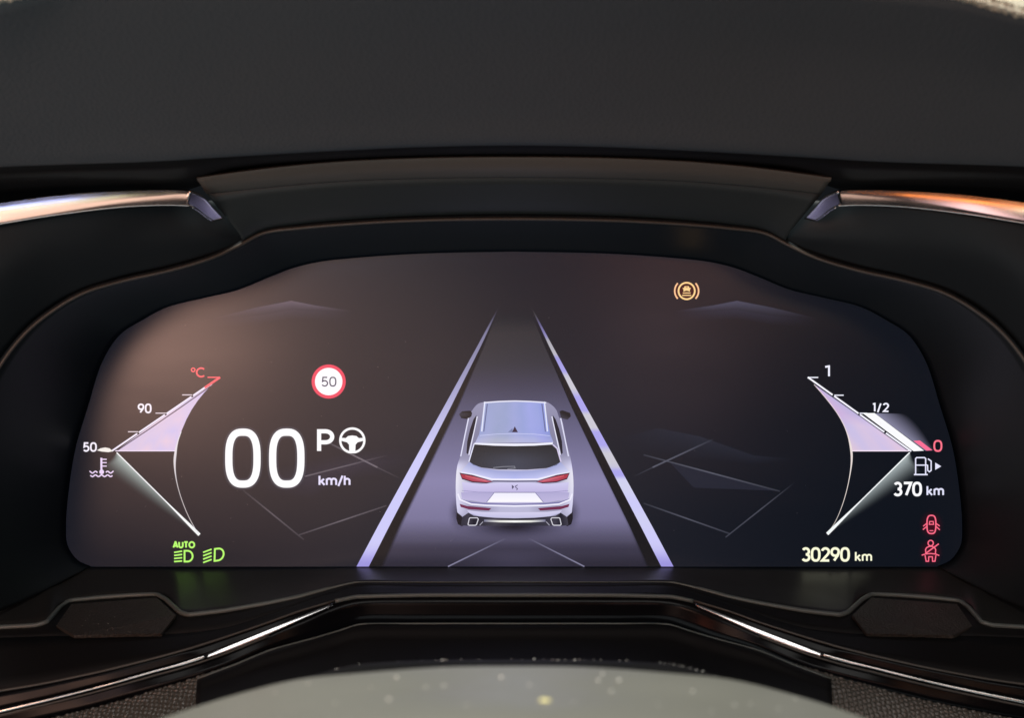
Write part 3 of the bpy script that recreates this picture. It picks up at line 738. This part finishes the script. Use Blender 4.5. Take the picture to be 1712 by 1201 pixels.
# grained plates in the notches
for s_ in (0, 1):
    P = [(94,1047,.0425),(119,1011,.024),(262,1000,.0215),(294,1029,.041),(270,1060,.0500),(124,1063,.0500)]
    if s_: P = [rightpt(p) for p in P]
    bm = bmesh.new(); top_ = [bm.verts.new(W(*p)) for p in P]
    bm.faces.new(top_)
    ret = bmesh.ops.inset_region(bm, faces=bm.faces[:], thickness=0.0012, depth=0.0006)
    bmesh.ops.triangulate(bm, faces=bm.faces[:]); bmesh.ops.subdivide_edges(bm, edges=bm.edges[:], cuts=2, use_grid_fill=True)
    bmesh.ops.recalc_face_normals(bm, faces=bm.faces)
    me = bpy.data.meshes.new("grained_plate"); bm.to_mesh(me); bm.free()
    if sum(p.normal.y*p.area for p in me.polygons) > 0: me.flip_normals()
    o = link("grained_plate", me, M['grain'], sur)
    m_ = o.modifiers.new("shell", 'SOLIDIFY'); m_.thickness = 0.001; m_.offset = -1

def on_plate():
    u, v = random.random(), random.random()**.7
    return W(135+u*130, 1012+v*46, .0245+v*.0255) + Vector((0, -.0012, .0002))
PLATE_SPECKS = on_plate
# ================================================================== THE LOWER DASH TRIM
low = thing("lower_dash_trim", "black stepped trim ledge below the display between two bright metal strips", "trim", W(859, 1045, .08))
G1 = [(859,995,.044),(700,995,.044),(597,997.5,.044),(560,1005,.048),(500,1023,.056),(450,1041,.062),(380,1065,.070),(321,1084,.076),(300,1090,.078),(263,1100,.080),(175,1122,.084),(120,1134,.086),(60,1146,.088),(0,1156,.090),(-80,1172,.092)]
G1 = [(x, y, .044+(d-.044)*.5) for x, y, d in G1]
surf("ledge", [full(F2), full([(x, y, d) for x, y, d in G1], 10)], M['matte'], low, nu=6, nv=4, smooth_v=False)
tube("ledge_bead", sharp(full([(x, y+1, d+.0004) for x, y, d in G1[:4]])), 0.00064, M['ridge'], low, n=4)
C1 = [(859,999,.0445),(700,999,.0445),(597,1001.5,.0445),(556,1011.5,.049),(500,1036,.058),(450,1058,.064),(380,1085.5,.072),(345,1099,.076),(300,1112,.079),(263,1122,.081),(205,1138.5,.084),(150,1153.5,.086),(80,1171,.089),(0,1190,.092),(-80,1209,.094)]
C1 = [(x, y, .0445+(d-.0445)*.5) for x, y, d in C1]
surf("gloss_band", [full(G1, 10), full(C1, 14)], M['black'], low, nu=6, nv=3, smooth_v=False)
G2 = [(x, y, d) for x, y, d in G1[4:]]
for s_ in (0, 1):
    r = [(p if not s_ else rightpt(p, 10)) for p in G1[3:]]
    tube("gloss_edge_bead", [(x, y, d+.0003) for x, y, d in r], 0.00035, M['bead'], low, n=4)
H1 = [(859,1042,.048),(700,1042,.048),(602,1043,.048),(567,1054,.052),(523,1067,.060),(450,1087,.070),(395,1110,.078),(350,1126,.084),(310,1140,.086),(270,1152,.088),(205,1172,.090),(150,1187,.092),(80,1204,.094),(0,1222,.096),(-80,1240,.098)]
H1 = [(x, y, .0447+(d-.048)*.5) for x, y, d in H1]
surf("black_fascia", [full(C1, 14), full(H1, 14)], M['black'], low, nu=6, nv=3, smooth_v=False)
for s_, lab in ((0, "left bright metal strip under the display, below the temperature gauge"), (1, "right bright metal strip under the display, below the odometer")):
    st = thing("metal_strip", lab, "trim strip", W(*( (345,1101,.078) if not s_ else rightpt((345,1101,.078)))), group="bright metal strips of the lower dash")
    r = [(556,1011.5,.051),(500,1035,.060),(450,1057,.066),(380,1085.5,.074),(345,1098,.078)]
    r2 = [(345,1098,.078),(300,1112,.081),(263,1122,.083),(205,1138.5,.086),(150,1153.5,.088),(80,1171,.091),(0,1190,.094),(-80,1209,.096)]
    r = [(x, y, .0455+(d-.047)*.5) for x, y, d in r]; r2 = [(x, y, .0455+(d-.047)*.5) for x, y, d in r2]
    if s_: r = [rightpt(p, 14) for p in r]; r2 = [rightpt(p, 14) for p in r2]
    wd = lambda i: 2.2+1.8*min(i, 2)/2 if i < 4 else 3.0
    ra = [(x, y-wd(i), d) for i, (x, y, d) in enumerate(r)]; rb = [(x, y+wd(i), d+.00045) for i, (x, y, d) in enumerate(r)]
    rc = [(x, y, d+.00030) for x, y, d in r]; rd = [(x, y+wd(i)+.8, d-.0008) for i, (x, y, d) in enumerate(r)]
    surf("bright_section", [ra, rc, rb, rd], M['bright'], st, nu=8, nv=4, thick=.0008)
    tube("narrow_section", r2, lambda t: 0.00075-.0003*sm(0, .3, t)+.0003*sm(.5, 1, t), M['chrome'], st, n=8, sides=12)
    tube("lower_line", [(x, y+7, d+.001) for x, y, d in r[2:]+r2[1:]], 0.00028, M['bead'], st, n=6)

# ================================================================== STEERING COLUMN COVER, LEATHER, WHEEL
col_ = thing("steering_column_cover", "matte black cover sloping from the trim to the wheel, dusty along its seam", "column cover", W(859, 1110, .10))
def sub(row, n): return row[:n]
S0 = [(859,1044,.050),(700,1044,.050),(602,1045,.050),(567,1056,.054),(523,1069,.062),(450,1089,.072),(395,1112,.080),(330,1136,.086)]
S1 = [(859,1050,.058),(700,1050,.058),(600,1052,.058),(563,1062,.062),(518,1076,.070),(446,1097,.080),(390,1120,.088),(329,1144,.092)]
S2 = [(859,1072,.064),(700,1072,.064),(598,1074,.064),(560,1085,.068),(514,1098,.076),(442,1118,.086),(388,1138,.094),(328,1160,.098)]
S3 = [(859,1180,.100),(700,1180,.100),(598,1182,.100),(556,1190,.104),(508,1200,.110),(438,1214,.116),(382,1226,.120),(326,1240,.124)]
S0, S1, S2 = [[(x, y, .050+(d-.050)*.55) for x, y, d in q] for q in (S0, S1, S2)]
surf("cover_shell", [full(S0), full(S1), full(S2), full(S3)], M['matte'], col_, nu=6, nv=5)
tube("cover_bead", sharp(full(S0)), 0.00040, M['ridge'], col_, n=3)
Q0 = [(859,1104,.150),(740,1104.5,.150),(640,1108,.152),(595,1112,.154),(560,1120,.156),(500,1136,.160),(400,1165,.165),(300,1200,.170)]
Q1 = [(x, y+16, d+.006) for x, y, d in Q0]
Q2 = [(x, y+80, d+.012) for x, y, d in Q0]
surf("seam_lip", [full(Q0), full(Q1), full(Q2)], M['matte'], col_, nu=6, nv=4)
def specks(name, n, fn, mt, parent, r0, r1):
    bm = bmesh.new()
    for _ in range(n):
        p, r = fn(), random.uniform(r0, r1)
        m = bmesh.ops.create_icosphere(bm, subdivisions=1, radius=r)
        sx = random.uniform(.6, 1.6)
        for v in m['verts']:
            v.co.x *= sx; v.co.z *= .8; v.co += p
    me = bpy.data.meshes.new(name); bm.to_mesh(me); bm.free()
    o = link(name, me, mt, parent); o["kind"] = "stuff"; return o
specks("plate_dust", 34, PLATE_SPECKS, M['dust'], sur, .00004, .00011)
def seam():
    x = random.choice([random.uniform(560, 1200), random.gauss(740, 30), random.gauss(930, 60), random.gauss(1140, 20)])
    xx = x if x < 859 else MX - x
    pts = [(860,1104),(740,1104.5),(640,1108),(595,1112),(560,1120),(500,1136)]
    y = 1104
    for (xa, ya), (xb, yb) in zip(pts[:-1], pts[1:]):
        if xb <= xx <= xa: y = ya+(yb-ya)*(xa-xx)/(xa-xb)
    return W(x, y - random.uniform(-.5, 1.5), .1502)
specks("glass_dust", 60, lambda: W(random.uniform(190, 1530), random.uniform(520, 940), .0012), M['dust'], disp, .00003, .00007)
specks("seam_dust", 60, seam, M['dust'], col_, .00006, .00020)
for lab, s_ in (("left black leather panel below the trim, mostly behind the column cover", 0), ("right black leather panel with coarse lit grain below the trim strip", 1)):
    L0 = [(480,1078,.070),(400,1108,.082),(350,1124,.088),(310,1138,.090),(270,1150,.092),(205,1170,.094),(150,1185,.096),(80,1202,.098),(0,1220,.100),(-80,1238,.102)]
    L0 = [(x, y, .048+(d-.050)*.5) for x, y, d in L0]
    L1 = [(x-2, y+14, d+.0025) for x, y, d in L0]; L2 = [(x-6, y+70, d+.0085) for x, y, d in L0]; L3 = [(x-12, y+150, d+.024) for x, y, d in L0]
    rows = [L0, L1, L2, L3]
    if not s_: L0 = [(x, y, d-.003) for x, y, d in L0]; rows = [L0, [(x-2, y+14, d+.003) for x, y, d in L0], [(x-6, y+70, d+.012) for x, y, d in L0]]
    if s_: rows = [[rightpt(p, 14) for p in r] for r in rows]
    rows = rows[:3]
    o = surf("leather_panel", rows, M['leather'], None, nu=44, nv=34, pebbles=(.00135, .00040), sharp_at=80)
    prop(o, lab, "leather panel", group="leather panels of the lower dash")
whl = thing("steering_wheel", "grey steering wheel hub blurred in the foreground with pale specks on it", "steering wheel", W(859, 1200, .22))
E0 = [(859,1122,.196),(740,1123,.196),(600,1134,.198),(500,1144,.199),(400,1168,.201),(300,1200,.204),(200,1240,.207),(120,1290,.21)]
E1 = [(859,1115.5,.200),(740,1117,.200),(600,1127,.202),(500,1137,.203),(400,1161,.205),(295,1194,.208),(195,1234,.211),(115,1286,.214)]
E2 = [(859,1118,.207),(740,1119.5,.207),(600,1130,.208),(500,1141,.209),(400,1166,.211),(298,1200,.213),(198,1240,.216),(118,1292,.218)]
E3 = [(859,1150,.226),(740,1152,.226),(605,1162,.227),(510,1175,.228),(412,1198,.229),(312,1230,.230),(212,1270,.231),(130,1315,.232)]
E4 = [(859,1240,.258),(740,1241,.258),(610,1248,.258),(520,1258,.258),(425,1275,.258),(330,1300,.258),(232,1340,.258),(150,1380,.258)]
E5 = [(859,1480,.275),(740,1480,.275),(620,1480,.275),(530,1480,.275),(440,1480,.275),(350,1485,.275),(260,1490,.275),(180,1500,.275)]
def lsh(r): return full([(x, y, d) for x, y, d in r])
hub_o = surf("hub_cover", [lsh(r) for r in (E0, E1, E2, E3, E4, E5)], M['hub'], whl, nu=8, nv=6, thick=.002)
from mathutils.bvhtree import BVHTree
HUB = BVHTree.FromPolygons([v.co for v in hub_o.data.vertices], [p.vertices[:] for p in hub_o.data.polygons])
def on_hub(px, py):         # the point of the hub cover in that direction
    o_ = Vector((0, -D, 0)); r_ = (W(px, py, 0)-o_).normalized(); h = HUB.ray_cast(o_, r_)[0]
    return (h if h else W(px, py, .25)) - r_*.0002
spots = [(663,1134,1.0),(650,1171,1.0),(740,1118,.5),(742,1148,.8),(712,1150,.6),(838,1134,1.1),(885,1146,.7),(1007,1128,.8),(1000,1139,.9),(1035,1139,1.0),(1022,1157,.8),(1158,1157,.7),(515,1144,.6),(460,1160,.5),(1228,1180,.6),(1255,1178,.5),(1330,1170,.6),(1302,1186,.5),(560,1176,.5),(620,1150,.4),(780,1180,.5),(1100,1180,.4),(960,1175,.4),(1190,1190,.5)]
bm = bmesh.new()
for x, y, k in spots:
    m = bmesh.ops.create_icosphere(bm, subdivisions=1, radius=.00028*k)
    p = on_hub(x, y)
    for v in m['verts']: v.co += p
me = bpy.data.meshes.new("speck"); bm.to_mesh(me); bm.free()
o = link("hub_dust", me, M['dust'], whl); o["kind"] = "stuff"
bm = bmesh.new(); m = bmesh.ops.create_icosphere(bm, subdivisions=2, radius=.00062)
for v in m['verts']: v.co.x *= 1.5; v.co.z *= .6; v.co += on_hub(911, 1173)
me = bpy.data.meshes.new("fleck"); bm.to_mesh(me); bm.free()
link("yellow_fleck", me, M['fleck'], whl)

# ================================================================== THE HOOD ABOVE
hood = thing("instrument_hood", "dark grey padded hood arching over the driver display", "hood", W(859, 243, .095))
h0 = [(859,243,.092),(700,246,.092),(545,253,.093),(388,262,.094),(250,270,.095),(100,275,.096),(0,279,.097),(-160,290,.098)]
h1 = [(859,238,.097),(700,241,.097),(545,248,.098),(388,257,.099),(250,264,.100),(100,269,.101),(0,272,.102),(-160,282,.103)]
h2 = [(859,190,.108),(700,193,.108),(545,200,.109),(388,211,.110),(250,220,.111),(100,228,.112),(0,234,.113),(-160,250,.115)]
h3 = [(859,70,.136),(700,73,.136),(545,80,.136),(388,90,.136),(250,102,.137),(105,114,.138),(0,124,.138),(-160,140,.138)]
h4 = [(859,-52,.166),(700,-48,.166),(545,-40,.166),(388,-28,.166),(240,-14,.166),(118,0,.166),(6,30,.166),(-160,64,.165)]
def full4(r):      # the left half of the front edge sits a little higher than the right
    o_ = full(r); n_ = len(r)
    return [(x, y-26*sm(760, 200, x), d) if i < n_ else (x, y, d) for i, (x, y, d) in enumerate(o_)]
surf("hood_underside", [full(h0), full(h1), full(h2), full(h3), full4(h4)], M['hood'], hood, nu=8, nv=6, thick=.002)
l1 = [(x, y-6, d+.003) for x, y, d in h4]; l2 = [(x, y-34, d+.001) for x, y, d in h4]; l3 = [(x, y-60, d-.012) for x, y, d in h4]; l4 = [(x, y-40, d-.06) for x, y, d in h4]
surf("hood_lip", [full4(r) for r in (h4, l1, l2, l3, l4)], M['lip'], hood, nu=36, nv=16, thick=.0015, pebbles=(.0012, .0003), sharp_at=80)
# recess behind the hood edge; at the sides its black stands for shade
k0 = [(859,268,.062),(700,270,.062),(545,276,.062),(388,292,.062),(310,318,.062),(200,324,.062),(100,330,.062),(0,340,.062),(-160,362,.062)]
k1 = [(859,243,.091),(700,246,.091),(545,253,.092),(388,262,.093),(310,267,.0935),(200,272,.094),(100,275,.095),(0,279,.096),(-160,290,.097)]
k1 = [(x, y-3, d) for x, y, d in k1]
surf("recess", [full(k0), full(k1)], M['matte'], hood, nu=6, nv=3, smooth_v=False)
# centre panel with the rolled warm edge
c0 = [(859,352,.0475),(700,355,.0475),(590,361,.0475),(505,368,.048),(440,378,.048),(404,397,.048)]
c00 = [(859,362,.040),(700,365,.040),(590,371,.040),(505,378,.040),(440,388,.040),(402,408,.040)]
c1 = [(859,297,.062),(700,299,.062),(585,303,.062),(500,309,.062),(425,316,.062),(346,325,.062)]
c2 = [(859,282,.070),(700,284,.070),(582,288,.070),(498,294,.070),(420,302,.070),(337,311,.070)]
c3 = [(859,263,.0735),(700,265,.0735),(580,270,.0735),(495,277,.0735),(415,286,.0735),(329,298,.0735)]
c35 = [(x, y-2, d-.001) for x, y, d in c3]
c4 = [(859,258,.060),(700,260,.060),(580,265,.060),(495,272,.060),(415,281,.060),(327,293,.060)]
surf("centre_panel", [full(r) for r in (c00, c0, c1)], M['panel'], hood, nu=8, nv=5)
c1b = [(x, y, d+.0003) for x, y, d in c1]
surf("rolled_edge", [full(r) for r in (c1b, c2, c3, c35, c4)], M['roll'], hood, nu=8, nv=5)
# side panels between the chrome and the edge line
for s_ in (0, 1):
    b0 = [(420,372,.044),(385,340,.050),(320,336,.056),(280,338,.060),(200,343,.066),(120,351,.070),(0,368,.074),(-120,388,.076)]
    b1 = [(415,392,.044),(372,395,.050),(315,395,.054),(240,402,.058),(160,418,.062),(70,440,.066),(-20,480,.070),(-120,540,.072)]
    b2 = [(418,402,.043),(385,416,.045),(350,430,.046),(285,449,.048),(205,467,.050),(88,516,.052),(0,606,.054),(-70,760,.056)]
    rows = [b0, b1, b2]
    if s_: rows = [[rightpt(p) for p in r] for r in rows]
    surf("side_panel", rows, M['wall'], hood, nu=8, nv=6)

# chrome blades over the side panels
BLADE_TILT, BLADE_CURVE = 2.2, 2.6
for s_, lab in ((0, "left chrome blade above the display reflecting pale and blue light"), (1, "right chrome blade above the display reflecting orange light")):
    ch = thing("chrome_blade", lab, "chrome trim", W(*((200, 335, .075) if not s_ else rightpt((200, 335, .075)))), group="chrome blades above the display")
    # plan: x, top, foot of the flat upper face, foot of the lower face, depth
    prof = [(318,320,325,345,.0706),(300,318.5,325,344,.0711),(270,318,328,343.5,.0719),(200,320,335,347,.0738),(100,327,351,359,.0763),(0,340,369,375,.0784),(-120,358,392,396,.0804)]
    e = [[] for _ in range(10)]
    for x, y0, y1, y2, d0 in prof:
        e[0].append((x, y0-2.5, d0-.0030)); e[1].append((x, y0-1.0, d0-.0006))
        hz = (y1-y0)*S*(D-d0)/D
        for j in range(5):
            t = j/4; e[2+j].append((x, y0+(y1-y0)*t, d0+hz*t*math.tan(R(BLADE_TILT-BLADE_CURVE*t))))
        dA = e[6][-1][2]; hz = (y2-y1)*S*(D-d0)/D
        e[7].append((x, y1+(y2-y1)*.5, dA-hz*.5*math.tan(R(8)))); e[8].append((x, y2, dA-hz*math.tan(R(10)))); e[9].append((x, y2+1.5, dA-.004))
    f = [[(318,320,.0725),(329,324,.0745),(343,331,.0730),(360,350,.0625),(375,366,.0530)],
         [(312,345,.0705),(322,347,.0670),(333,354,.0610),(343,362,.0560),(356,370,.0520)]]
    P0 = W(345, 346, .065); n_ = ((Vector((0, -D, 0))-P0).normalized() + (W(740, 880, 0)-P0).normalized()).normalized()
    def onplane(x, y):          # depth of the flat end facet, which faces down and inwards
        r_ = W(x, y, 0)-Vector((0, -D, 0)); t_ = (P0-Vector((0, -D, 0))).dot(n_)/r_.dot(n_); return D*(1-t_)
    f = [[(x, y, onplane(x, y)) for x, y, d in r] for r in f]
    if s_: e = [[rightpt(p) for p in r] for r in e]; f = [[rightpt(p) for p in r] for r in f]
    surf("blade", e, M['chrome'], ch, nu=8, nv=2, thick=.0008, smooth_v=False, sharp_at=12)
    tube("lower_line", [(x, y-1, d+.0004) for x, y, d in e[8]], .00028, M['chrome'], ch, n=6)
    f.insert(1, [((a_[0]+b_[0])/2, (a_[1]+b_[1])/2, (a_[2]+b_[2])/2+.0001) for a_, b_ in zip(*f)])
    surf("end_facet", f, M['chrome'], ch, nu=5, nv=3, thick=.0008)
    tube("lower_edge", [(x, y, d+.0003) for x, y, d in f[-1][1:]], .0002, M['bright'], ch, n=4)
